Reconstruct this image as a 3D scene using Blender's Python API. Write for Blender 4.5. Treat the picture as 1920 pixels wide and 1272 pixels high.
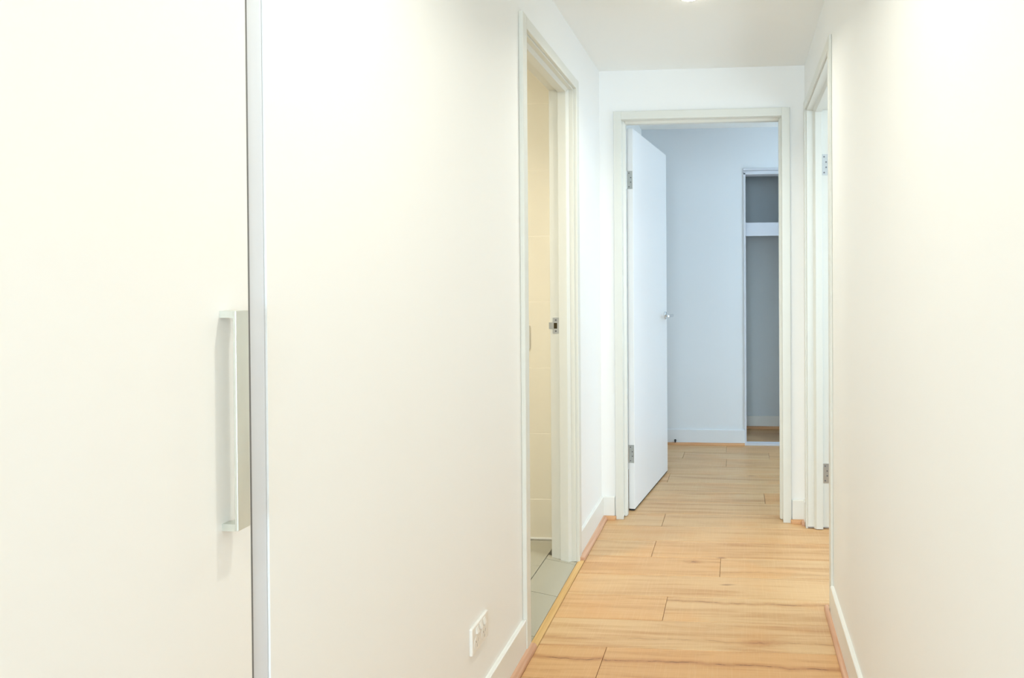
import bpy, bmesh, math, random
from mathutils import Vector, Matrix

sc = bpy.context.scene
for o in list(bpy.data.objects):
    bpy.data.objects.remove(o)
C = sc.collection
random.seed(7)

# ------------------------------------------------------------------ camera
cam_d = bpy.data.cameras.new('camera')
cam = bpy.data.objects.new('camera', cam_d)
C.objects.link(cam)
sc.camera = cam
yaw, pit, rol = (math.radians(a) for a in (4.1284, 0.4795, -0.3046))
fw = Vector((-math.sin(yaw) * math.cos(pit), math.cos(yaw) * math.cos(pit), -math.sin(pit)))
rt0 = Vector((math.cos(yaw), math.sin(yaw), 0))
up0 = rt0.cross(fw)
rt = rt0 * math.cos(rol) + up0 * math.sin(rol)
up = -rt0 * math.sin(rol) + up0 * math.cos(rol)
cam.matrix_world = Matrix(((rt.x, up.x, -fw.x, 0), (rt.y, up.y, -fw.y, 0), (rt.z, up.z, -fw.z, 1.2594), (0, 0, 0, 1)))
cam_d.sensor_fit = 'HORIZONTAL'
cam_d.sensor_width = 36
cam_d.lens = 36 * 1237.5 / 1920
cam_d.shift_x = (960 - 1293.26) / 1920
cam_d.shift_y = (542.82 - 636) / 1920
cam_d.clip_start = 0.02

# ------------------------------------------------------------------ world, exposure
w = bpy.data.worlds.new('sky')
sc.world = w
w.use_nodes = True
bg = w.node_tree.nodes['Background']
bg.inputs['Color'].default_value = (0.72, 0.86, 1.0, 1)
bg.inputs['Strength'].default_value = 0.5
sc.view_settings.view_transform = 'Standard'
sc.view_settings.look = 'None'
sc.view_settings.gamma = 1.0
sc.view_settings.use_curve_mapping = False
sc.view_settings.exposure = 0.18
sc.cycles.use_denoising = True
sc.cycles.max_bounces = 10
sc.cycles.use_adaptive_sampling = True
sc.cycles.adaptive_threshold = 0.06
sc.cycles.adaptive_min_samples = 16
sc.cycles.diffuse_bounces = 6
sc.cycles.glossy_bounces = 3
sc.cycles.sample_clamp_indirect = 6.0

LAMP_COL = (0.96, 0.95, 0.85)
LAMP_W = 5.7
DAY_COL = (0.60, 0.80, 1.0)


def daylight(name, loc, rot, sx, sy, watts, col=DAY_COL):
    d = bpy.data.lights.new(name, 'AREA')
    d.shape = 'RECTANGLE'
    d.size = sx
    d.size_y = sy
    d.energy = watts
    d.color = col
    o = bpy.data.objects.new(name, d)
    C.objects.link(o)
    o.location = loc
    o.rotation_euler = rot
    return o


R90 = math.pi / 2
# daylight falling through the windows of the three rooms round the hall
daylight('bedroom_window_light', (2.55, 3.47, 1.5), (R90, 0, 0), 1.3, 1.3, 64, (0.55, 0.77, 1.0))
daylight('side_room_window_light', (1.88, 2.40, 1.5), (0, R90, 0), 1.4, 1.6, 31, (0.72, 0.87, 1.0))
daylight('living_room_window_light', (0.3, -5.56, 1.35), (R90, 0, 0), 3.4, 2.1, 325, (0.68, 0.86, 1.0))

# ------------------------------------------------------------------ materials


def new_mat(name):
    m = bpy.data.materials.new(name)
    m.use_nodes = True
    nt = m.node_tree
    return m, nt, nt.nodes['Principled BSDF']


def lin(c):
    return tuple((x / 12.92 if x <= 0.04045 else ((x + 0.055) / 1.055) ** 2.4) for x in (v / 255 for v in c)) + (1,)


def paint(name, rgb, rough=0.5, spec=0.3, bump=0.02, scale=180.0):
    m, nt, b = new_mat(name)
    b.inputs['Base Color'].default_value = rgb + (1,)
    b.inputs['Roughness'].default_value = rough
    b.inputs['Specular IOR Level'].default_value = spec
    if bump:
        tc = nt.nodes.new('ShaderNodeTexCoord')
        n = nt.nodes.new('ShaderNodeTexNoise')
        n.inputs['Scale'].default_value = scale
        n.inputs['Detail'].default_value = 3
        bp = nt.nodes.new('ShaderNodeBump')
        bp.inputs['Strength'].default_value = bump
        bp.inputs['Distance'].default_value = 0.002
        nt.links.new(tc.outputs['Object'], n.inputs['Vector'])
        nt.links.new(n.outputs['Fac'], bp.inputs['Height'])
        nt.links.new(bp.outputs['Normal'], b.inputs['Normal'])
    return m


def metal(name, rgb, rough=0.35, grain=(1, 1, 1)):
    m, nt, b = new_mat(name)
    b.inputs['Metallic'].default_value = 1.0
    tc = nt.nodes.new('ShaderNodeTexCoord')
    mp = nt.nodes.new('ShaderNodeMapping')
    mp.inputs['Scale'].default_value = grain
    n = nt.nodes.new('ShaderNodeTexNoise')
    n.inputs['Scale'].default_value = 60
    n.inputs['Detail'].default_value = 4
    r = nt.nodes.new('ShaderNodeMapRange')
    r.inputs['To Min'].default_value = rough - 0.06
    r.inputs['To Max'].default_value = rough + 0.08
    mx = nt.nodes.new('ShaderNodeMix')
    mx.data_type = 'RGBA'
    mx.inputs['A'].default_value = tuple(c * 0.88 for c in rgb) + (1,)
    mx.inputs['B'].default_value = rgb + (1,)
    nt.links.new(tc.outputs['Object'], mp.inputs['Vector'])
    nt.links.new(mp.outputs['Vector'], n.inputs['Vector'])
    nt.links.new(n.outputs['Fac'], r.inputs['Value'])
    nt.links.new(n.outputs['Fac'], mx.inputs['Factor'])
    nt.links.new(mx.outputs['Result'], b.inputs['Base Color'])
    nt.links.new(r.outputs['Result'], b.inputs['Roughness'])
    return m


def wood_trim(name, dark, light, axis):
    m, nt, b = new_mat(name)
    tc = nt.nodes.new('ShaderNodeTexCoord')
    mp = nt.nodes.new('ShaderNodeMapping')
    mp.inputs['Scale'].default_value = tuple(4 if i == axis else 90 for i in range(3))
    n = nt.nodes.new('ShaderNodeTexNoise')
    n.inputs['Scale'].default_value = 1.0
    n.inputs['Detail'].default_value = 5
    cr = nt.nodes.new('ShaderNodeValToRGB')
    cr.color_ramp.elements[0].position = 0.3
    cr.color_ramp.elements[1].position = 0.7
    cr.color_ramp.elements[0].color = lin(dark)
    cr.color_ramp.elements[1].color = lin(light)
    nt.links.new(tc.outputs['Object'], mp.inputs['Vector'])
    nt.links.new(mp.outputs['Vector'], n.inputs['Vector'])
    nt.links.new(n.outputs['Fac'], cr.inputs['Fac'])
    nt.links.new(cr.outputs['Color'], b.inputs['Base Color'])
    b.inputs['Roughness'].default_value = 0.45
    return m


def plank_material():
    """Oak laminate: the object colour carries tone (R), crack position (G), crack amount (B)."""
    m, nt, b = new_mat('oak_laminate')
    N, L = nt.nodes.new, nt.links.new
    tc = N('ShaderNodeTexCoord')
    oi = N('ShaderNodeObjectInfo')
    sep = N('ShaderNodeSeparateColor')
    L(oi.outputs['Color'], sep.inputs['Color'])
    rnd = N('ShaderNodeVectorMath')
    rnd.operation = 'SCALE'
    rnd.inputs[0].default_value = (37.0, 13.0, 5.0)
    L(oi.outputs['Random'], rnd.inputs['Scale'])
    add = N('ShaderNodeVectorMath')
    add.operation = 'ADD'
    L(tc.outputs['Object'], add.inputs[0])
    L(rnd.outputs['Vector'], add.inputs[1])

    def noise(scale, detail=4, rough=0.55, dist=0.0):
        mp = N('ShaderNodeMapping')
        mp.inputs['Scale'].default_value = scale
        n = N('ShaderNodeTexNoise')
        n.inputs['Scale'].default_value = 1
        n.inputs['Detail'].default_value = detail
        n.inputs['Roughness'].default_value = rough
        n.inputs['Distortion'].default_value = dist
        L(add.outputs['Vector'], mp.inputs['Vector'])
        L(mp.outputs['Vector'], n.inputs['Vector'])
        return n.outputs['Fac']

    def math_(op, a, c=None, clamp=False):
        n = N('ShaderNodeMath')
        n.operation = op
        n.use_clamp = clamp
        for i, v in ((0, a), (1, c)):
            if v is None:
                continue
            if isinstance(v, (int, float)):
                n.inputs[i].default_value = v
            else:
                L(v, n.inputs[i])
        return n.outputs[0]

    def rng(v, a, b_, c=0.0, d=1.0, smooth=True):
        n = N('ShaderNodeMapRange')
        n.interpolation_type = 'SMOOTHSTEP' if smooth else 'LINEAR'
        L(v, n.inputs['Value'])
        for k, x in (('From Min', a), ('From Max', b_), ('To Min', c), ('To Max', d)):
            n.inputs[k].default_value = x
        return n.outputs['Result']

    def mix(fac, A, B):
        n = N('ShaderNodeMix')
        n.data_type = 'RGBA'
        if isinstance(fac, float):
            n.inputs['Factor'].default_value = fac
        else:
            L(fac, n.inputs['Factor'])
        for k, v in (('A', A), ('B', B)):
            if isinstance(v, tuple):
                n.inputs[k].default_value = v
            else:
                L(v, n.inputs[k])
        return n.outputs['Result']

    grain = noise((1.5, 26, 1), 7, 0.66, 0.5)
    streak = noise((0.8, 13, 1), 4, 0.6, 0.8)
    fine = noise((5, 190, 1), 4, 0.6)
    cloud = noise((3.0, 7.0, 1), 3, 0.5)
    saw = noise((260, 6, 1), 2, 0.5)
    pale = PLANK['pale']
    mid = PLANK['mid']
    deep = PLANK['deep']
    base = mix(sep.outputs['Red'], pale, mid)
    c1 = mix(math_('MULTIPLY', rng(grain, 0.44, 0.72), 0.60), base, deep)
    c1 = mix(math_('MULTIPLY', rng(streak, 0.52, 0.70), 0.46), c1, deep)
    c1 = mix(math_('MULTIPLY', rng(cloud, 0.48, 0.70), 0.55), c1, mid)
    c1 = mix(math_('MULTIPLY', rng(fine, 0.5, 0.75), 0.16), c1, deep)
    c1 = mix(math_('MULTIPLY', rng(saw, 0.5, 0.7), 0.10), c1, lin((240, 214, 170)))
    # a wandering crack along the board
    sx = N('ShaderNodeSeparateXYZ')
    L(tc.outputs['Object'], sx.inputs['Vector'])
    wob = noise((2.6, 0.0, 0.0), 4, 0.6)
    pos = rng(sep.outputs['Green'], 0, 1, -0.095, 0.095, False)
    dy = math_('ADD', math_('SUBTRACT', sx.outputs['Y'], pos), math_('MULTIPLY', math_('SUBTRACT', wob, 0.5), 0.10))
    ad = math_('ABSOLUTE', dy)
    halo = rng(ad, 0.0, 0.022, 1.0, 0.0)
    line = rng(ad, 0.0008, 0.0026, 1.0, 0.0)
    brk = rng(noise((9, 0.0, 0.0), 4, 0.65), 0.42, 0.58)
    hm = math_('MULTIPLY', math_('MULTIPLY', halo, sep.outputs['Blue']), 0.55)
    lm = math_('MULTIPLY', math_('MULTIPLY', line, sep.outputs['Blue']), brk)
    c1 = mix(hm, c1, deep)
    c1 = mix(math_('MULTIPLY', lm, 0.9), c1, lin((96, 54, 28)))
    # one larger knot at the place along the board that the object alpha gives
    sg = N('ShaderNodeSeparateXYZ')
    L(tc.outputs['Generated'], sg.inputs['Vector'])
    kx = math_('MULTIPLY', math_('SUBTRACT', sg.outputs['X'], oi.outputs['Alpha']), 18.0)
    ky = math_('MULTIPLY', dy, 55.0)
    kd = math_('SQRT', math_('ADD', math_('MULTIPLY', kx, kx), math_('MULTIPLY', ky, ky)))
    kd = math_('ADD', kd, math_('MULTIPLY', math_('SUBTRACT', noise((26, 70, 1), 4, 0.7), 0.5), 2.2))
    has = rng(oi.outputs['Alpha'], 0.96, 0.97, 1.0, 0.0)
    c1 = mix(math_('MULTIPLY', math_('MULTIPLY', rng(kd, 0.4, 1.9, 1.0, 0.0), has), 0.45), c1, deep)
    c1 = mix(math_('MULTIPLY', math_('MULTIPLY', rng(kd, -0.1, 0.5, 1.0, 0.0), has), 0.75), c1, lin((112, 64, 38)))
    # small knots
    mpk = N('ShaderNodeMapping')
    mpk.inputs['Scale'].default_value = (2.1, 7.0, 1)
    L(add.outputs['Vector'], mpk.inputs['Vector'])
    vo = N('ShaderNodeTexVoronoi')
    vo.inputs['Scale'].default_value = 1.0
    vo.inputs['Randomness'].default_value = 1.0
    wv = N('ShaderNodeVectorMath')
    wv.operation = 'ADD'
    L(mpk.outputs['Vector'], wv.inputs[0])
    sc2 = N('ShaderNodeVectorMath')
    sc2.operation = 'SCALE'
    sc2.inputs['Scale'].default_value = 0.25
    nk = N('ShaderNodeTexNoise')
    nk.inputs['Scale'].default_value = 4
    L(mpk.outputs['Vector'], nk.inputs['Vector'])
    L(nk.outputs['Color'], sc2.inputs[0])
    L(sc2.outputs['Vector'], wv.inputs[1])
    L(wv.outputs['Vector'], vo.inputs['Vector'])
    kn = rng(vo.outputs['Distance'], 0.02, 0.10, 1.0, 0.0)
    vs = N('ShaderNodeSeparateColor')
    L(vo.outputs['Color'], vs.inputs['Color'])
    kn = math_('MULTIPLY', kn, rng(vs.outputs['Red'], 0.72, 0.74))
    c1 = mix(math_('MULTIPLY', kn, 0.6), c1, lin((120, 72, 42)))
    L(c1, b.inputs['Base Color'])
    rr = rng(grain, 0.3, 0.8, 0.30, 0.42, False)
    L(rr, b.inputs['Roughness'])
    b.inputs['Specular IOR Level'].default_value = 0.5
    bp = N('ShaderNodeBump')
    bp.inputs['Strength'].default_value = 0.06
    bp.inputs['Distance'].default_value = 0.002
    L(fine, bp.inputs['Height'])
    L(bp.outputs['Normal'], b.inputs['Normal'])
    return m


PLANK = dict(pale=lin((212, 182, 138)), mid=lin((212, 161, 106)), deep=lin((172, 116, 68)))
M = {}
M['wall'] = paint('wall_paint', (0.86, 0.86, 0.84), 0.6, 0.25)
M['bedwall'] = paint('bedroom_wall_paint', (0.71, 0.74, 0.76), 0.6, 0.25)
M['base'] = paint('baseboard_enamel', (0.80, 0.80, 0.76), 0.35, 0.4, 0.0)
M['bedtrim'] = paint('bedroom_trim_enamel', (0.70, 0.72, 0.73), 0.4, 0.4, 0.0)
M['ceiling'] = paint('ceiling_paint', (0.91, 0.92, 0.90), 0.8, 0.15)
M['gloss'] = paint('trim_enamel', (0.71, 0.71, 0.65), 0.32, 0.45, 0.01, 90)
M['door'] = paint('door_enamel', (0.86, 0.87, 0.88), 0.30, 0.5, 0.01, 60)
M['cab'] = paint('cabinet_laminate', (0.86, 0.85, 0.82), 0.30, 0.4, 0.01, 120)
M['cabedge'] = paint('cabinet_edge_grey', (0.68, 0.71, 0.76), 0.5, 0.3, 0.0)
M['dark'] = paint('dark_gap', (0.03, 0.03, 0.03), 0.8, 0.1, 0.0)
M['plastic'] = paint('white_plastic', (0.80, 0.79, 0.75), 0.25, 0.5, 0.0)
M['steel'] = metal('satin_steel', (0.62, 0.63, 0.62), 0.33)
M['alum'] = metal('brushed_aluminium', (0.80, 0.82, 0.76), 0.42, (1, 1, 0.15))
M['chrome'] = metal('chrome', (0.72, 0.74, 0.76), 0.15)
M['screw'] = paint('screw_head', (0.16, 0.16, 0.17), 0.4, 0.5, 0.0)
M['brown'] = paint('latch_hole', (0.06, 0.045, 0.02), 0.9, 0.1, 0.0)
M['quad_y'] = wood_trim('oak_bead_long', (194, 146, 114), (220, 178, 148), 1)
M['quad_x'] = wood_trim('oak_bead_cross', (196, 140, 92), (216, 168, 120), 0)
M['thresh'] = wood_trim('pine_threshold', (192, 152, 94), (216, 180, 122), 1)
M['plank'] = plank_material()
M['subfloor'] = paint('floor_joint_dark', lin((84, 56, 34))[:3], 0.8, 0.1, 0.0)
M['grout'] = paint('tile_grout', lin((160, 154, 136))[:3], 0.8, 0.1, 0.0)
M['wallgrout'] = paint('wall_tile_grout', lin((246, 240, 226))[:3], 0.8, 0.1, 0.0)
M['floortile'] = paint('grey_floor_tile', lin((172, 168, 152))[:3], 0.12, 0.5, 0.01, 25)
M['walltile'] = paint('beige_wall_tile', lin((236, 230, 214))[:3], 0.25, 0.5, 0.0)
M['seal'] = paint('grey_brush_seal', (0.05, 0.048, 0.045), 0.9, 0.1, 0.0)  # near-black colour painted in for the shade below door leaves
M['seal2'] = paint('grey_rubber_seal', (0.20, 0.20, 0.20), 0.7, 0.2, 0.0)  # grey standing for the shadow line beside the cupboard door
M['slot'] = paint('socket_slot', (0.34, 0.32, 0.29), 0.7, 0.2, 0.0)
M['rubber'] = paint('black_rubber', (0.015, 0.015, 0.015), 0.6, 0.3, 0.0)
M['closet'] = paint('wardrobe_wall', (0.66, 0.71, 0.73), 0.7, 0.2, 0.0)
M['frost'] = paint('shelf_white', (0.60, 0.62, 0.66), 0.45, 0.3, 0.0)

m, nt, b = new_mat('lamp_diffuser')
b.inputs['Base Color'].default_value = (0.9, 0.9, 0.85, 1)
b.inputs['Emission Color'].default_value = (1.0, 0.96, 0.82, 1)
b.inputs['Emission Strength'].default_value = 30.0
M['lamp'] = m

# ------------------------------------------------------------------ helpers


def add_box(bm, lo, hi, bevel=0.0, seg=2, mat=0):
    t = bmesh.new()
    bmesh.ops.create_cube(t, size=1)
    for v in t.verts:
        v.co = Vector([(lo[i] + hi[i]) / 2 + v.co[i] * (hi[i] - lo[i]) for i in range(3)])
    if bevel:
        bmesh.ops.bevel(t, geom=list(t.edges), offset=bevel, segments=seg, affect='EDGES', profile=0.5)
    for f in t.faces:
        f.material_index = mat
    me = bpy.data.meshes.new('tmp')
    t.to_mesh(me)
    t.free()
    bm.from_mesh(me)
    bpy.data.meshes.remove(me)


def add_prism(bm, prof, axis, a, b_, mat=0):
    """prof: 2-D points in the two other axes (cyclic order), swept along axis from a to b_."""
    ax = [i for i in range(3) if i != axis]
    rows = []
    for t in (a, b_):
        r = []
        for p in prof:
            co = [0, 0, 0]
            co[axis] = t
            co[ax[0]], co[ax[1]] = p
            r.append(bm.verts.new(co))
        rows.append(r)
    n = len(prof)
    fs = [bm.faces.new((rows[0][i], rows[0][(i + 1) % n], rows[1][(i + 1) % n], rows[1][i])) for i in range(n)]
    fs.append(bm.faces.new(rows[0]))
    fs.append(bm.faces.new(rows[1][::-1]))
    for f in fs:
        f.material_index = mat
    bmesh.ops.recalc_face_normals(bm, faces=fs)


def add_cyl(bm, c, r, axis, a, b_, n=24, mat=0, bevel=0.0, r2=None):
    """closed cylinder about point c (the axis component is ignored), from a to b_ along axis."""
    ax = [i for i in range(3) if i != axis]
    r2 = r if r2 is None else r2
    prof = [(a, r), (b_, r2)] if not bevel else [(a, r), (b_ - bevel * (1 if b_ > a else -1), r2), (b_, r2 - bevel)]
    rows = []
    for t, rr in prof:
        row = []
        for i in range(n):
            an = 2 * math.pi * i / n
            co = [0, 0, 0]
            co[axis] = t
            co[ax[0]] = c[ax[0]] + rr * math.cos(an)
            co[ax[1]] = c[ax[1]] + rr * math.sin(an)
            row.append(bm.verts.new(co))
        rows.append(row)
    fs = []
    for k in range(len(rows) - 1):
        for i in range(n):
            fs.append(bm.faces.new((rows[k][i], rows[k][(i + 1) % n], rows[k + 1][(i + 1) % n], rows[k + 1][i])))
    fs.append(bm.faces.new(rows[0]))
    fs.append(bm.faces.new(rows[-1][::-1]))
    for f in fs:
        f.material_index = mat
    bmesh.ops.recalc_face_normals(bm, faces=fs)


def obj(name, bm, mats, parent=None, smooth=False):
    me = bpy.data.meshes.new(name)
    bm.to_mesh(me)
    bm.free()
    for k in (mats if isinstance(mats, (list, tuple)) else [mats]):
        me.materials.append(M[k])
    if smooth:
        for p in me.polygons:
            p.use_smooth = True
    o = bpy.data.objects.new(name, me)
    C.objects.link(o)
    if parent is not None:
        o.parent = parent
        o.matrix_parent_inverse = parent.matrix_world.inverted() if parent.type != 'EMPTY' else Matrix.Translation(-parent.location)
    return o


def box_obj(name, lo, hi, mat, parent=None, bevel=0.0, seg=2):
    """a box whose origin sits at its own centre"""
    c = Vector([(a + b_) / 2 for a, b_ in zip(lo, hi)])
    bm = bmesh.new()
    add_box(bm, [a - k for a, k in zip(lo, c)], [a - k for a, k in zip(hi, c)], bevel, seg)
    o = obj(name, bm, mat, parent)
    o.location = c
    return o


def tag(o, label, cat, group=None, kind=None):
    o['label'] = label
    o['category'] = cat
    if group:
        o['group'] = group
    if kind:
        o['kind'] = kind
    return o


def struct(o, label, cat):
    return tag(o, label, cat, None, 'structure')


def empty(name, loc):
    o = bpy.data.objects.new(name, None)
    o.location = loc
    o.empty_display_size = 0.1
    C.objects.link(o)
    return o


def boxes(name, lst, mat, parent=None, bevel=0.0):
    bm = bmesh.new()
    for lo, hi in lst:
        add_box(bm, lo, hi, bevel)
    return obj(name, bm, mat, parent)


# ------------------------------------------------------------------ dimensions (metres)
XL, XR = -0.7338, 0.3560          # faces of the hall's side walls
YE = 3.4991                       # hall face of the end wall
TW = 0.11                         # wall thickness
ZC = 2.40                         # hall ceiling
YB = 5.147                        # bedroom back wall
ZB = 2.47                         # bedroom ceiling
YW = 5.75                         # wardrobe back
XBL, XBR = -0.745, 3.40            # bedroom side walls
YS = -2.0                         # the hall opens into the living room here
T = 0.016                         # architrave thickness
AW = 0.043                        # architrave width
# door openings (between jamb faces)
D1 = (2.238, 2.929, 2.135)        # bathroom, in left wall: y0, y1, head z
D2 = (-0.6115, 0.2338, 2.1355)       # bedroom, in end wall: x0, x1, head z
D3 = (2.553, 3.405, 2.140)        # side room, in right wall: y0, y1, head z
J = 0.020                         # jamb thickness
YCAB0, YCAB1 = 0.035, 0.9815      # cupboard recess in left wall

# ------------------------------------------------------------------ floor: slab + planks
slab = boxes('floor', [((XL - TW, YS, -0.06), (XR + TW, YE + TW, -0.012)),
                       ((XBL, YE + TW, -0.06), (XBR, YW + 0.02, -0.012)),
                       ((XR + TW, 0.8, -0.06), (1.75, YE, -0.012)),
                       ((-3.0, -5.5, -0.06), (3.0, YS, -0.012))], 'subfloor')
struct(slab, 'oak laminate floor of wide planks running across the hall', 'floor')
PW = 0.1905
SEAM0 = 2.634                     # one seam between rows
joints = {-3: [-0.458], -2: [-0.82], -1: [-0.286], 0: [-0.80], 1: [-0.0815], 2: [-0.4025], 3: [0.575],
          4: [-0.398], 5: [0.62], 6: [0.153], 7: [-0.62], 8: [-0.45], 9: [0.40], 10: [-0.082], 11: [-0.40, 0.224], 12: [-0.0885], 13: [0.2]}
looks = {}                        # (row, index) -> tone, crack position, crack amount
looks[(-3, 0)] = (0.70, 0.62, 1.0)
looks[(-3, 1)] = (0.72, 0.58, 1.0)
looks[(-2, 0)] = (0.20, 0.30, 0.45, 0.74)
looks[(-2, 1)] = (0.20, 0.60, 0.45)
looks[(-1, 0)] = (0.55, 0.45, 0.15)
looks[(-1, 1)] = (0.25, 0.80, 0.85)
looks[(0, 0)] = (0.35, 0.30, 0.0)
looks[(0, 1)] = (0.35, 0.5, 0.1)
looks[(1, 0)] = (0.62, 0.78, 0.2, 0.80)
looks[(1, 1)] = (0.35, 0.22, 0.4)
rp = random.Random(11)


def plank(x0, x1, y0, y1, look):
    g = 0.0008
    o = box_obj('plank', (x0 + g, y0 + g, -0.012), (x1 - g, y1 - g, 0.0), 'plank', slab, 0.0012, 1)
    o.color = (look[0], look[1], look[2], look[3] if len(look) > 3 else 1.0)
    return o


def row(k, xa, xb, cuts):
    y0 = SEAM0 + (k - 0) * PW - PW + PW * 1
    y1 = y0 + PW
    xs = [xa] + [c for c in sorted(cuts) if xa + 0.02 < c < xb - 0.02] + [xb]
    for i in range(len(xs) - 1):
        lk = looks.get((k, i), (rp.uniform(0.2, 0.7), rp.uniform(0.1, 0.9), rp.choice((0, 0, 0.12, 0.4))))
        plank(xs[i], xs[i + 1], max(y0, YS), y1, lk)


# row k spans SEAM0+k*PW .. SEAM0+(k+1)*PW
for k in range(-15, 18):
    y0 = SEAM0 + k * PW
    y1 = y0 + PW
    if y1 > YW + 0.02 + PW:
        break
    kk = k                         # the joint list counts rows by their lower seam
    base = joints.get(kk)
    if base is None:
        base = [rp.uniform(-0.6, 0.2)]
    cuts = []
    for c in base:
        cuts += [c + 1.29 * n for n in range(-2, 3)]
    if y0 < YE + TW - 0.05:
        xa, xb = -0.6990, (XR - 0.004)
        if y1 > D3[0] and y0 < D3[1]:
            xb = XR + TW + 0.9      # runs on through the side room's door
        row(k, xa, xb, cuts)
    else:
        yy1 = y1
        row(k, XBL, XBR, cuts)

# ------------------------------------------------------------------ walls and ceilings
struct(boxes('wall_left', [
    ((XL - TW, YCAB1, 0), (XL, D1[0] - J, ZC)),
    ((XL - TW, D1[0] - J, D1[2] + J), (XL, D1[1] + J, ZC)),
    ((XL - TW, D1[1] + J, 0), (XL, YE, ZC))], 'wall'), 'white painted long wall of the hall with the bathroom doorway', 'wall')
struct(boxes('wall_left_near', [((XL - TW, YS, 0), (XL, YCAB0, ZC))], 'wall'), 'white hall wall between the cupboard and the living room', 'wall')
struct(boxes('wall_right', [
    ((XR, YS, 0), (XR + TW, D3[0] - J, ZC)),
    ((XR, D3[0] - J, D3[2] + J), (XR + TW, D3[1] + J, ZC)),
    ((XR, D3[1] + J, 0), (XR + TW, YE, ZC))], 'wall'), 'warm white hall wall opposite the bathroom and cupboard', 'wall')
struct(boxes('wall_end', [
    ((XL - TW, YE, 0), (D2[0] - J, YE + TW, ZB)),
    ((D2[0] - J, YE, D2[2] + J), (D2[1] + J, YE + TW, ZB)),
    ((D2[1] + J, YE, 0), (1.90, YE + TW, ZB)), ((3.20, YE, 0), (XBR, YE + TW, ZB)),
    ((1.90, YE, 0), (3.20, YE + TW, 0.85)), ((1.90, YE, 2.15), (3.20, YE + TW, ZB))], 'wall'), 'white end wall of the hall round the bedroom doorway', 'wall')
struct(boxes('ceiling', [((XL - TW, YS, ZC), (XR + TW, YE, ZC + 0.06))], 'ceiling'), 'flat white hall ceiling with recessed downlights', 'ceiling')
# bedroom
WX0, WX1, WZ = 0.054, 1.65, 2.118
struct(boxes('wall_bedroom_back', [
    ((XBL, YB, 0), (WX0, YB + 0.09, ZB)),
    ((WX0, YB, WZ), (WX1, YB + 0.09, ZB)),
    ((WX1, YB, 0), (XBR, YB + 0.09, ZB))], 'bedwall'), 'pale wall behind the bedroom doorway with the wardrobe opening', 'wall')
struct(boxes('wall_bedroom_side', [((XBL - 0.1, YE, 0), (XBL, YW, ZB))], 'wall'), 'bedroom side wall behind the open door', 'wall')
struct(boxes('wall_bedroom_far', [((XBR, YE, 0), (XBR + 0.1, YW, ZB))], 'wall'), 'bedroom side wall beyond the wardrobe', 'wall')
struct(boxes('ceiling_bedroom', [((XBL, YE, ZB), (XBR, YW + 0.02, ZB + 0.06))], 'ceiling'), 'white bedroom ceiling seen through the doorway', 'ceiling')
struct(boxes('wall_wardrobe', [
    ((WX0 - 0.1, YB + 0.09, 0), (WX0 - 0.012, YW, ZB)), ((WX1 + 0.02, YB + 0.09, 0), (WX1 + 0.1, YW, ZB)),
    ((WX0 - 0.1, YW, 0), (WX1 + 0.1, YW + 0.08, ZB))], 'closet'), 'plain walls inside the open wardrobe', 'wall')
# side room
SXR, SY0 = 1.75, 0.8
struct(boxes('wall_side_room', [
    ((XR + TW, SY0 - 0.1, 0), (SXR + 0.1, SY0, ZC)),
    ((SXR, SY0, 0), (SXR + 0.1, 1.6, ZC)), ((SXR, 3.2, 0), (SXR + 0.1, YE, ZC)),
    ((SXR, 1.6, 0), (SXR + 0.1, 3.2, 0.75)), ((SXR, 1.6, 2.25), (SXR + 0.1, 3.2, ZC))], 'wall'), 'walls of the side room with its window', 'wall')
struct(boxes('ceiling_side_room', [((XR + TW, SY0, ZC), (SXR, YE, ZC + 0.06))], 'ceiling'), 'ceiling of the side room', 'ceiling')
# living room behind the camera
struct(boxes('wall_living_room', [
    ((-3.1, -5.5, 0), (-3.0, YS, 2.6)), ((3.0, -5.5, 0), (3.1, YS, 2.6)),
    ((-3.0, -5.6, 0), (-1.4, -5.5, 2.6)), ((2.0, -5.6, 0), (3.0, -5.5, 2.6)),
    ((-1.4, -5.6, 0), (2.0, -5.5, 0.3)), ((-1.4, -5.6, 2.4), (2.0, -5.5, 2.6)),
    ((-3.0, YS, 0), (XL - TW, YS + 0.1, 2.6)), ((XR + TW, YS, 0), (3.0, YS + 0.1, 2.6)),
    ((XL - TW, YS, ZC + 0.06), (XR + TW, YS + 0.1, 2.6))], 'wall'), 'living room walls at the open end of the hall', 'wall')
struct(boxes('ceiling_living_room', [((-3.0, -5.5, 2.6), (3.0, YS + 0.1, 2.66))], 'ceiling'), 'living room ceiling at the open end of the hall', 'ceiling')

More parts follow.
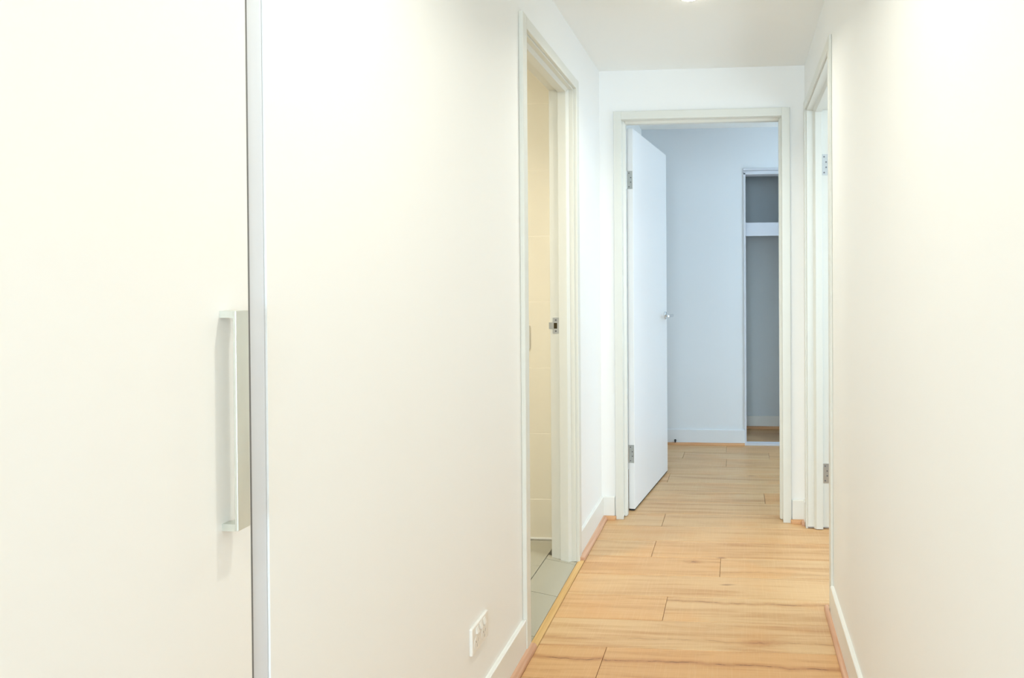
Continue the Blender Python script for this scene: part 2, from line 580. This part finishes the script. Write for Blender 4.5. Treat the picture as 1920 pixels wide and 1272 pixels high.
# bathroom shell: tiled wall, tiled floor raised above the hall
YT = 3.13
ZBF = 0.026
XT = -0.868
struct(boxes('wall_bathroom', [
    ((-2.6, 1.1, 0), (-2.5, YT + 0.1, ZC)), ((-2.5, 1.1, 0), (XL - TW, 1.2, ZC))], 'walltile'), 'bathroom walls away from the doorway', 'wall')
struct(boxes('ceiling_bathroom', [((-2.5, 1.1, ZC), (XL - TW, YT + 0.1, ZC + 0.06))], 'ceiling'), 'bathroom ceiling behind the doorway', 'ceiling')
tw = boxes('wall_bathroom_tiled', [((-2.5, YT - 0.0064, 0), (XL - TW, YT + 0.1, ZC))], 'wallgrout')
struct(tw, 'beige tiled bathroom wall seen through the doorway', 'wall')
zs = [ZBF + 0.010] + [0.222 + 0.318 * k for k in range(7)] + [ZC]
tile_cache = {}
for r_ in range(len(zs) - 1):
    for c_ in range(3):
        x1 = XL - TW - 0.002 - 0.55 * c_
        x0 = x1 - 0.55
        g = 0.0012
        box_obj('tile', (x0 + g, YT - 0.007, zs[r_] + g), (x1 - g, YT + 0.002, zs[r_ + 1] - g), 'walltile', tw, 0.0008, 1)
bead = box_obj('trim_1', (-2.5, YT - 0.016, ZBF + 0.0005), (XL - TW, YT + 0.0005, ZBF + 0.010), 'plastic', None, 0.003, 2)
struct(bead, 'thin white bead along the foot of the tiled bathroom wall', 'trim')
bf = boxes('floor_bathroom', [((-2.5, 1.2, -0.06), (XT, YT, ZBF - 0.006))], 'grout')
bm = bmesh.new()
add_prism(bm, [(XT, -0.06), (XT, ZBF - 0.006), (-0.7285, -0.006), (-0.7285, -0.06)], 1, D1[0] - 0.02, D1[1] + 0.02)
ramp = obj('grout_bed', bm, 'grout', bf)
struct(bf, 'grey tiled bathroom floor with a sloped tiled door sill', 'floor')


def sill_tile(y0, y1):
    bm = bmesh.new()
    g = 0.0012
    ym, h = (y0 + y1) / 2, (y1 - y0) / 2 - g
    add_prism(bm, [(XT + 0.003, ZBF - 0.006), (XT + 0.003, ZBF), (-0.7295, 0.0015), (-0.7295, -0.006)], 1, -h, h)
    o = obj('tile', bm, 'floortile', bf)
    o.location = (0, ym, 0)


for a, b_ in ((D1[0] - 0.02, 2.30), (2.30, 2.602), (2.602, 2.903), (2.903, D1[1] + 0.02)):
    sill_tile(a, b_)
for i in range(4):
    for k in range(7):
        x1 = XT - 0.0012 - 0.40 * i
        y1 = YT - 0.002 - 0.30 * k
        box_obj('tile', (x1 - 0.3985, max(y1 - 0.2985, 1.2), ZBF - 0.008), (x1, y1, ZBF), 'floortile', bf, 0.0007, 1)

# pine strip between tiles and planks
th = box_obj('trim_2', (-0.7280, D1[0] - 0.022, -0.011), (-0.6990, D1[1] + 0.020, 0.004), 'thresh', None, 0.0025, 2)
struct(th, 'yellow pine strip between bathroom sill tiles and hall planks', 'threshold')

# ------------------------------------------------------------------ baseboards and beads
BH = 0.12


def baseboard(name, axis, a, b_, face, sign, label, th_=0.013, h=BH, z0=0.0, mat='base'):
    """runs along axis from a to b_, on a wall face at `face`; sign: side it projects to"""
    f, o_ = face, face + sign * th_
    prof = [(f, z0), (o_, z0), (o_, h - 0.003), (o_ - sign * 0.003, h), (f, h)]
    bm = bmesh.new()
    add_prism(bm, prof, axis, a, b_)
    return struct(obj(name, bm, mat), label, 'baseboard')


def bead_strip(name, axis, a, b_, face, sign, label, wd=0.019, ht=0.019, mat='quad_y', cut_a=0.0, cut_b=0.0):
    """quarter-round wood bead lying against a baseboard"""
    prof = [(face, 0.0003)]
    n = 7
    for i in range(n + 1):
        an = R90 * i / n
        prof.append((face + sign * wd * (0.35 + 0.65 * math.cos(an)) if i < n else face + sign * wd * 0.35, 0.0003 + ht * (0.30 + 0.70 * math.sin(an)) if i else 0.0003 + ht * 0.30))
    prof.insert(1, (face + sign * wd, 0.0003))
    prof.append((face, 0.0003 + ht))
    bm = bmesh.new()
    add_prism(bm, prof, axis, a, b_)
    if cut_a or cut_b:              # mitre the ends
        ax0 = [i for i in range(3) if i != axis][0]
        for v in bm.verts:
            d = abs(v.co[ax0] - face)
            if abs(v.co[axis] - a) < 1e-6:
                v.co[axis] += cut_a * d
            elif abs(v.co[axis] - b_) < 1e-6:
                v.co[axis] += cut_b * d
    return struct(obj(name, bm, mat), label, 'trim')


baseboard('baseboard_left', 1, YCAB1 + 0.002, D1[0] - J - AW + 0.014, XL, 1, 'white baseboard under the power outlet')
baseboard('baseboard_left_far', 1, D1[1] + AW + 0.006, YE, XL, 1, 'short white baseboard between bathroom and bedroom doorways')
baseboard('baseboard_right', 1, YS + 0.1, D3[0] - AW - 0.006, XR, -1, 'white baseboard on the wall opposite the bathroom')
baseboard('baseboard_right_far', 1, D3[1] + AW + 0.006, YE, XR, -1, 'stub of white baseboard past the side doorway')
baseboard('baseboard_end_left', 0, XL + 0.013, D2[0] - AW - 0.006, YE, -1, 'white baseboard stub on the hinge side of the bedroom doorway')
baseboard('baseboard_end_right', 0, D2[1] + AW + 0.006, XR - 0.013, YE, -1, 'white baseboard stub between bedroom and side doorways')
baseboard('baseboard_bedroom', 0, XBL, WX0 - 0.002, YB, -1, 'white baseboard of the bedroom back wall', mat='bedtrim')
baseboard('baseboard_wardrobe', 0, WX0 - 0.012, WX1 + 0.02, YW, -1, 'baseboard at the back of the open wardrobe', 0.012, 0.11)
FL, FR = XL + 0.013, XR - 0.013
bead_strip('trim_3', 1, YCAB1 + 0.002, D1[0] - 0.008, FL, 1, 'pinkish oak bead along the baseboard below the power outlet', 0.023, 0.019)
bead_strip('trim_4', 1, D1[1] + 0.014, YE - 0.013, FL, 1, 'pinkish oak bead between the bathroom and bedroom doorways', 0.023, 0.019, 'quad_y', 0.4, -1)
bead_strip('trim_5', 0, FL, D2[0] - AW + 0.004, YE - 0.013, -1, 'oak bead stub at the hinge side of the bedroom doorway', 0.019, 0.019, 'quad_x', 1, -0.3)
bead_strip('trim_6', 0, D2[1] + AW - 0.004, FR, YE - 0.013, -1, 'oak bead stub between the bedroom and side doorways', 0.019, 0.019, 'quad_x', 0.3, -1)
bead_strip('trim_7', 1, D3[1] + 0.035, YE - 0.013, FR, -1, 'tiny oak bead return beside the side doorway', 0.016, 0.019, 'quad_y', 0, -1)
bead_strip('trim_8', 1, YS + 0.1, D3[0] + 0.012, FR, -1, 'oak bead along the wall opposite the bathroom', 0.0155, 0.019, 'quad_y', 0, 0)
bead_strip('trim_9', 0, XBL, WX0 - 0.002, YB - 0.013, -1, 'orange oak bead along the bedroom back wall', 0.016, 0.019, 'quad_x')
bead_strip('trim_10', 0, WX0 - 0.012, WX1 + 0.02, YW - 0.012, -1, 'oak bead at the back of the open wardrobe', 0.016, 0.022, 'quad_x')

# ------------------------------------------------------------------ door frames


def map_pt(kind, a, d, z):
    """a: along the wall, d: depth from the hall face into the wall, z -> world"""
    if kind == 'L':
        return (XL - d, a, z)
    if kind == 'R':
        return (XR + d, a, z)
    return (a, YE + d, z)


def frame_prism(name, kind, prof, a_axis, s0, s1, mat, parent, soft=0.0):
    """profile points (along, depth) swept in z from s0 to s1 (a_axis 'v'), or
    points (z, depth) swept along the wall from s0 to s1 (a_axis 'h')"""
    bm = bmesh.new()
    rows = []
    for t in (s0, s1):
        r = []
        for p in prof:
            r.append(bm.verts.new(map_pt(kind, p[0], p[1], t) if a_axis == 'v' else map_pt(kind, t, p[1], p[0])))
        rows.append(r)
    n = len(prof)
    for i in range(n):
        bm.faces.new((rows[0][i], rows[0][(i + 1) % n], rows[1][(i + 1) % n], rows[1][i]))
    bm.faces.new(rows[0])
    bm.faces.new(rows[1][::-1])
    bmesh.ops.recalc_face_normals(bm, faces=bm.faces)
    if soft:
        es = [e for e in bm.edges if abs((e.verts[0].co - e.verts[1].co).length - (s1 - s0)) < 1e-5]
        bmesh.ops.bevel(bm, geom=es, offset=soft, segments=2, affect='EDGES', profile=0.5)
    return obj(name, bm, mat, parent)


def door_frame(name, label, kind, a0, a1, zh, stop0, stop1, arch=T, z0=0.012, rv=0.006):
    """jambs, stops and hall-side architraves of one doorway"""
    root = empty(name, map_pt(kind, (a0 + a1) / 2, 0.0, 0.0))
    struct(root, label, 'door')
    for a, s in ((a0, -1), (a1, 1)):
        e = min(a, a + s * J), max(a, a + s * J)
        frame_prism('jamb', kind, [(e[0], -0.001), (e[1], -0.001), (e[1], TW + 0.001), (e[0], TW + 0.001)], 'v', z0, zh + J, 'gloss', root, 0.0015)
        # chamfered stop: proud 12 mm, sloped on its hall side
        p = -s * 0.012
        frame_prism('door_stop', kind, [(a, stop0), (a + p, stop0 + 0.012), (a + p, stop1), (a, stop1)], 'v', z0 * 0.3, zh, 'gloss', root, 0.001)
        i0, i1 = a + s * rv, a + s * (rv + AW)
        frame_prism('architrave', kind, [(i0, 0.0), (i0, -arch), (i1, -arch), (i1, 0.0)], 'v', 0.001, zh + rv + AW, 'gloss', root, 0.0025)
    frame_prism('head_jamb', kind, [(zh, -0.001), (zh + J, -0.001), (zh + J, TW + 0.001), (zh, TW + 0.001)], 'h', a0, a1, 'gloss', root, 0.0015)
    frame_prism('door_stop', kind, [(zh, stop0), (zh - 0.012, stop0 + 0.012), (zh - 0.012, stop1), (zh, stop1)], 'h', a0 + 0.012, a1 - 0.012, 'gloss', root, 0.001)
    frame_prism('architrave', kind, [(zh + rv, 0.0), (zh + rv, -arch), (zh + rv + AW, -arch), (zh + rv + AW, 0.0)], 'h', a0 - rv, a1 + rv, 'gloss', root, 0.0025)
    return root


d1 = door_frame('door_1', 'cream painted bathroom door frame with a steel strike plate', 'L', *D1, 0.0185, 0.0675, z0=0.006)
d2 = door_frame('door_2', 'white bedroom door standing open at the end of the hall', 'E', *D2, 0.025, 0.068, rv=0.001)
d3 = door_frame('door_3', 'white frame of the side doorway opposite the bathroom, with hinges', 'R', *D3, 0.030, 0.075, arch=0.011)


def screws(bm, pts, axis, face, sign, mat=1):
    for p in pts:
        add_cyl(bm, p, 0.0042, axis, face, face + sign * 0.0008, 10, mat)


# strike plate on the far bathroom jamb
bm = bmesh.new()
jf = D1[1]
xa, xb, za, zb = -0.8330, -0.8040, 1.0385, 1.1100
hx0, hx1, hz0, hz1 = -0.8280, -0.8125, 1.0600, 1.0860
for lo, hi in (((xa, za), (xb, hz0)), ((xa, hz1), (xb, zb)), ((xa, hz0), (hx0, hz1)), ((hx1, hz0), (xb, hz1))):
    add_box(bm, (lo[0], jf - 0.0018, lo[1]), (hi[0], jf + 0.0002, hi[1]))
add_box(bm, (-0.8465, jf - 0.0018, 1.058), (xa, jf + 0.0002, 1.0880))       # lip
add_box(bm, (-0.8500, jf - 0.0018, 1.058), (-0.8465, jf + 0.008, 1.0880))
screws(bm, [(-0.8185, 0, 1.049), (-0.8185, 0, 1.0985)], 1, jf - 0.0018, -1)
add_box(bm, (hx0, jf - 0.0006, hz0), (hx1, jf + 0.0001, hz1), 0, 2, 2)
sp = obj('strike_plate', bm, ['steel', 'screw', 'brown'], d1)
sp['label'] = 'satin steel strike plate with dark latch hole'


def hinge(parent, c, axis, sign, wa, h, name='hinge', stag=1):
    """hinge plate on a face normal to Y: c = centre on the face"""
    bm = bmesh.new()
    add_box(bm, (c[0] - wa / 2, min(c[1], c[1] + sign * 0.002), c[2] - h / 2), (c[0] + wa / 2, max(c[1], c[1] + sign * 0.002), c[2] + h / 2))
    zz = (-0.375, -0.125, 0.125, 0.375)
    screws(bm, [(c[0] + (stag * 0.005 if abs(k) < 0.2 else -stag * 0.005), 0, c[2] + k * h) for k in zz], 1, c[1] + sign * 0.002, sign)
    o = obj(name, bm, ['steel', 'screw'], parent)
    return o


# the open bedroom leaf, local frame: x along the leaf from the hinge edge, y thickness, z up


def leaf(name, parent, origin, ang, width, z0, z1, thick=0.035, lever_side=(1, -1), latch=True, hinges=()):
    bm = bmesh.new()
    add_box(bm, (0, 0, 0), (width, thick, z1 - z0), 0.0015, 2)
    o = obj(name, bm, 'door')
    o.parent = parent
    o.location = Vector((origin[0], origin[1], z0)) - parent.location
    o.rotation_euler = (0, 0, ang)

    def sub(n, bm_, mats, smooth=False):
        s = obj(n, bm_, mats)
        s.parent = o
        if smooth:
            for p in s.data.polygons:
                p.use_smooth = True
        return s
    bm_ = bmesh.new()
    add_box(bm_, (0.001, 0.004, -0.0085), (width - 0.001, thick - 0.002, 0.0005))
    sub('bottom_seal', bm_, 'seal')  # added dark strip, paints the gap shadow between leaf and floor
    hx, hz = width - 0.055, 1.052 - z0
    for sd in lever_side:
        y0 = 0.0 if sd < 0 else thick
        bm_ = bmesh.new()
        add_cyl(bm_, (hx, 0, hz), 0.026, 1, y0, y0 + sd * 0.009, 28, 0, 0.002)
        add_cyl(bm_, (hx, 0, hz), 0.009, 1, y0 + sd * 0.008, y0 + sd * 0.050, 18, 0)
        lo, hi = sorted((y0 + sd * 0.042, y0 + sd * 0.058))
        add_box(bm_, (hx - 0.118, lo, hz - 0.010), (hx + 0.010, hi, hz + 0.010), 0.005, 3)
        sub('lever_handle', bm_, 'chrome')
    if latch:
        bm_ = bmesh.new()
        add_box(bm_, (width - 0.0005, thick / 2 - 0.012, hz - 0.03), (width + 0.0012, thick / 2 + 0.012, hz + 0.03))
        add_box(bm_, (width + 0.001, thick / 2 - 0.006, hz - 0.009), (width + 0.010, thick / 2 + 0.006, hz + 0.009), 0.002, 2)
        sub('latch', bm_, 'steel')
    for zc in hinges:
        bm_ = bmesh.new()
        zc -= z0
        add_box(bm_, (-0.0018, 0.003, zc - 0.05), (0.0004, thick - 0.002, zc + 0.05))
        for k in (-0.375, -0.125, 0.125, 0.375):
            add_cyl(bm_, (0, thick * (0.36 if abs(k) < 0.2 else 0.66), zc + k * 0.1), 0.0036, 0, -0.0018, -0.0026, 10, 1)
        add_cyl(bm_, (-0.004, thick + 0.003, 0), 0.0055, 2, zc - 0.05, zc + 0.05, 14, 0)
        sub('hinge', bm_, ['steel', 'screw'])
    return o


# hinge edge faces the hall; the face away from the hall side lies on +X
ang = math.atan2(0.9914, 0.1305)
# local +y (thickness) must point to -X, so the origin is the +X corner of the hinge edge
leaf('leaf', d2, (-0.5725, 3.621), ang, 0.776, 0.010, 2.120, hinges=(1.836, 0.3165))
# leaf of the side room, folded back against the wall beyond the jamb
leaf('leaf', d3, (XR + TW + 0.006, 3.415), 0.02, 0.80, 0.010, 2.12, hinges=())
# bathroom leaf, folded in behind the near jamb
leaf('leaf', d1, (XL - TW - 0.006, 2.236), math.pi - 0.02, 0.68, ZBF + 0.010, 2.12, hinges=())
# hinge plates on the far jamb of the side doorway
hinge(d3, (0.4480, D3[1], 1.862), 1, -1, 0.030, 0.107)
hinge(d3, (0.4480, D3[1], 0.287), 1, -1, 0.030, 0.100)

# ------------------------------------------------------------------ tall cupboard on the left wall
cup = empty('tall_cupboard', (XL, (YCAB0 + YCAB1) / 2, 0))
tag(cup, 'tall white flush cupboard with a brushed bow handle', 'cupboard')
CX0 = XL - 0.36
DF = XL                                   # outer face of the cupboard doors
bm = bmesh.new()
for lo, hi in (((CX0, YCAB0, 0.0), (CX0 + 0.012, YCAB1, ZC - 0.002)),
               ((CX0, YCAB0, 0.0), (DF - 0.021, YCAB0 + 0.018, ZC - 0.002)),
               ((CX0, YCAB0, 0.08), (DF - 0.021, YCAB1, 0.098)),
               ((CX0, YCAB0, ZC - 0.02), (DF - 0.021, YCAB1, ZC - 0.002)),
               ((DF - 0.06, YCAB0, 0.0), (DF - 0.045, YCAB1, 0.08))):
    add_box(bm, lo, hi)
obj('carcass', bm, 'cab', cup)
box_obj('end_panel', (CX0, 0.9466, 0.0), (DF - 0.0035, YCAB1 - 0.0005, ZC - 0.002), 'cabedge', cup, 0.001, 1)
box_obj('rubber_seal', (CX0 + 0.02, 0.9430, 0.1), (DF - 0.0010, 0.9466, ZC - 0.03), 'seal2', cup)  # filler coloured as the shadow gap between door and end panel
doors = []
for y0, y1 in ((0.4900, 0.9425), (0.0365, 0.4870)):
    dd = box_obj('cupboard_door', (DF - 0.019, y0, 0.084), (DF, y1, ZC - 0.006), 'cab', cup, 0.001, 2)
    doors.append(dd)


def bow_handle(dd, y0, y1, z0, z1):
    """flat bow handle: broad posts growing out of the door, broad flat grip"""
    bm = bmesh.new()
    X0, XI, XO = DF, DF + 0.0195, DF + 0.0245
    r = 0.010

    def post(zo, s):
        """zo: outer end, s: +1 if inside is up; quarter-round in plan where it meets the door"""
        pts = []
        n = 8
        for i in range(n + 1):              # concave foot in plan
            an = R90 * i / n
            pts.append((X0 + 0.011 * (1 - math.cos(an)), y0 + (y1 - y0) * math.sin(an)))
        plan = [(X0, y0)] + pts[1:] + [(XI + 0.001, y1), (XI + 0.001, y0)]
        lo, hi = sorted((zo, zo + s * r))
        add_prism(bm, plan, 2, lo, hi)
    post(z0, 1)
    post(z1, -1)
    add_box(bm, (XI, y0, z0), (XO, y1, z1), 0.0008, 2)
    h = obj('handle', bm, 'alum')
    h.parent = dd
    h.matrix_parent_inverse = Matrix.Translation(-dd.location)
    # the door is itself a child of the cupboard root
    h.matrix_parent_inverse = Matrix.Translation(-dd.location)
    h['label'] = 'brushed aluminium bow handle'
    return h


bow_handle(doors[0], 0.8865, 0.9105, 0.9105, 1.2245)
bow_handle(doors[1], 0.0685, 0.0925, 0.9105, 1.2245)

# ------------------------------------------------------------------ power outlet on the left wall
po = empty('power_outlet', (XL, 1.802, 0.281))
tag(po, 'white double power outlet low on the wall beside the bathroom doorway', 'power outlet')


def at_outlet(bm):
    return bm


bm = bmesh.new()
add_box(bm, (XL - 0.001, 1.7445, 0.2430), (XL + 0.0085, 1.8595, 0.3180), 0.003, 3)
plate = obj('plate', bm, 'plastic', po)
for yc in (1.7770, 1.8270, 1.802):
    big = yc != 1.802
    bm = bmesh.new()
    zc = 0.301
    if not big:
        zc = 0.3015
    # rocker with a raised half
    add_box(bm, (XL + 0.008, yc - 0.0085, zc - 0.0095), (XL + 0.0098, yc + 0.0085, zc + 0.0095), 0.001, 1)
    add_prism(bm, [(XL + 0.0095, zc - 0.008), (XL + 0.0138, zc - 0.007), (XL + 0.0095, zc + 0.008)], 1, yc - 0.007, yc + 0.007)
    obj('rocker_switch', bm, 'plastic', po)
for yc in (1.7760, 1.8280):
    bm = bmesh.new()
    zc = 0.268
    add_cyl(bm, (0, yc, zc), 0.0195, 0, XL + 0.008, XL + 0.0092, 28)
    for an, dy, dz in ((0.5, -0.0068, 0.004), (-0.5, 0.0068, 0.004), (0.0, 0.0, -0.0085)):
        t = bmesh.new()
        add_box(t, (-0.0004, -0.0010, -0.0042), (0.0004, 0.0010, 0.0042))
        bmesh.ops.transform(t, matrix=Matrix.Translation((XL + 0.0093, yc + dy, zc + dz)) @ Matrix.Rotation(an, 4, 'X'), verts=t.verts)
        for f in t.faces:
            f.material_index = 1
        me = bpy.data.meshes.new('t')
        t.to_mesh(me)
        t.free()
        bm.from_mesh(me)
        bpy.data.meshes.remove(me)
    obj('socket', bm, ['plastic', 'slot'], po)

# light switch on the tiled bathroom wall
ls = empty('light_switch', (-1.046, YT - 0.007, 1.006))
tag(ls, 'white switch plate on the beige tiled bathroom wall', 'light switch')
bm = bmesh.new()
add_box(bm, (-1.074, YT - 0.0155, 0.949), (-1.000, YT - 0.0068, 1.064), 0.003, 3)
obj('plate', bm, 'plastic', ls)
bm = bmesh.new()
add_box(bm, (-1.045, YT - 0.0185, 0.992), (-1.030, YT - 0.015, 1.020), 0.0015, 2)
obj('rocker_switch', bm, 'plastic', ls)

# ------------------------------------------------------------------ built-in wardrobe in the bedroom
wd = empty('built_in_wardrobe', (0.85, YB, 0))
tag(wd, 'open white framed wardrobe with one high shelf in the bedroom', 'wardrobe')
box_obj('side_frame', (WX0 - 0.004, YB - 0.010, 0.018), (WX0 + 0.012, YB + 0.092, WZ), 'frost', wd, 0.0015, 1)
box_obj('side_frame', (WX1 - 0.012, YB - 0.010, 0.018), (WX1 + 0.004, YB + 0.092, WZ), 'frost', wd, 0.0015, 1)
box_obj('head_frame', (WX0 - 0.004, YB - 0.010, WZ - 0.014), (WX1 + 0.004, YB + 0.092, WZ + 0.014), 'frost', wd, 0.0015, 1)
box_obj('pelmet', (WX0 - 0.004, YB - 0.014, WZ + 0.016), (WX1 + 0.004, YB + 0.001, WZ + 0.034), 'frost', wd, 0.001, 1)
bm = bmesh.new()
add_box(bm, (WX0 - 0.004, YB - 0.012, 0.0002), (WX1 + 0.004, YB + 0.085, 0.006), 0.001, 1)
add_box(bm, (WX0 - 0.004, YB - 0.012, 0.005), (WX1 + 0.004, YB - 0.004, 0.018), 0.001, 1)
add_box(bm, (WX0 - 0.004, YB + 0.040, 0.005), (WX1 + 0.004, YB + 0.048, 0.018), 0.001, 1)
add_cyl(bm, (0.150, 0, 0.013), 0.006, 1, YB - 0.012, YB - 0.014, 12)
obj('floor_track', bm, 'frost', wd)
box_obj('sliding_door', (0.47, YB + 0.008, 0.010), (1.645, YB + 0.036, WZ - 0.016), 'cab', wd, 0.0015, 1)
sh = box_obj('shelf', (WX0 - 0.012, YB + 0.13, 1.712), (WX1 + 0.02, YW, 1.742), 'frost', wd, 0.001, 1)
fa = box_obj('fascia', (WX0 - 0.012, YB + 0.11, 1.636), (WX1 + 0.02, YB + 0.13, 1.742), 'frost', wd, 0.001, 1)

# small black rubber door stop screwed to the bedroom baseboard
ds = empty('door_stop_peg', (-0.49, YB - 0.013, 0.030))
tag(ds, 'tiny black rubber peg on the bedroom baseboard', 'door stop')
bm = bmesh.new()
add_cyl(bm, (-0.49, 0, 0.036), 0.008, 1, YB - 0.012, YB - 0.020, 14, 0)
add_cyl(bm, (-0.487, 0, 0.034), 0.006, 1, YB - 0.019, YB - 0.060, 14, 0, 0.002)
obj('peg', bm, 'rubber', ds)

# ------------------------------------------------------------------ downlights


def downlight(x, y, z, label, watts, col=LAMP_COL, group=None, k=1.0, name='downlight'):
    root = empty(name, (x, y, z))
    tag(root, label, 'ceiling light', group)
    bm = bmesh.new()
    n = 40
    prof = [(0.047, 0.0), (0.047, -0.004), (0.036, -0.006), (0.036, 0.0)]
    rows = [[bm.verts.new((x + k * r * math.cos(2 * math.pi * i / n), y + k * r * math.sin(2 * math.pi * i / n), z + dz)) for i in range(n)] for r, dz in prof]
    for q in range(len(rows)):
        a, b_ = rows[q], rows[(q + 1) % len(rows)]
        for i in range(n):
            bm.faces.new((a[i], a[(i + 1) % n], b_[(i + 1) % n], b_[i]))
    bmesh.ops.recalc_face_normals(bm, faces=bm.faces)
    obj('trim_ring', bm, 'gloss', root, True)
    bm = bmesh.new()
    rings = [(0.036, -0.004), (0.033, -0.010), (0.024, -0.014), (0.012, -0.0155)]
    rws = [[bm.verts.new((x + k * r * math.cos(2 * math.pi * i / 32), y + k * r * math.sin(2 * math.pi * i / 32), z + dz)) for i in range(32)] for r, dz in rings]
    for a, b_ in zip(rws, rws[1:]):
        for i in range(32):
            bm.faces.new((a[i], a[(i + 1) % 32], b_[(i + 1) % 32], b_[i]))
    bm.faces.new(rws[-1])
    bmesh.ops.recalc_face_normals(bm, faces=bm.faces)
    obj('diffuser', bm, 'lamp', root, True)
    d = bpy.data.lights.new('downlight_lamp', 'AREA')
    d.shape = 'DISK'
    d.size = 0.075 * k
    d.spread = math.radians(138)
    d.energy = watts
    d.color = col
    o = bpy.data.objects.new('downlight_lamp', d)
    C.objects.link(o)
    o.parent = root
    o.location = (0, 0, -0.017)
    return root


downlight(-0.187, 2.61, ZC, 'round recessed downlight in the hall ceiling near the bathroom doorway', LAMP_W, group='hall downlights')
downlight(-0.187, 1.10, ZC, 'round recessed downlight in the hall ceiling beside the cupboard', LAMP_W, group='hall downlights')
downlight(-0.187, -0.35, ZC, 'round recessed downlight in the hall ceiling towards the living room', LAMP_W, group='hall downlights')
downlight(-1.65, 2.2, ZC, 'large round ceiling light in the bathroom', 9.5, (1.0, 0.93, 0.78), None, 4.5, 'ceiling_light')
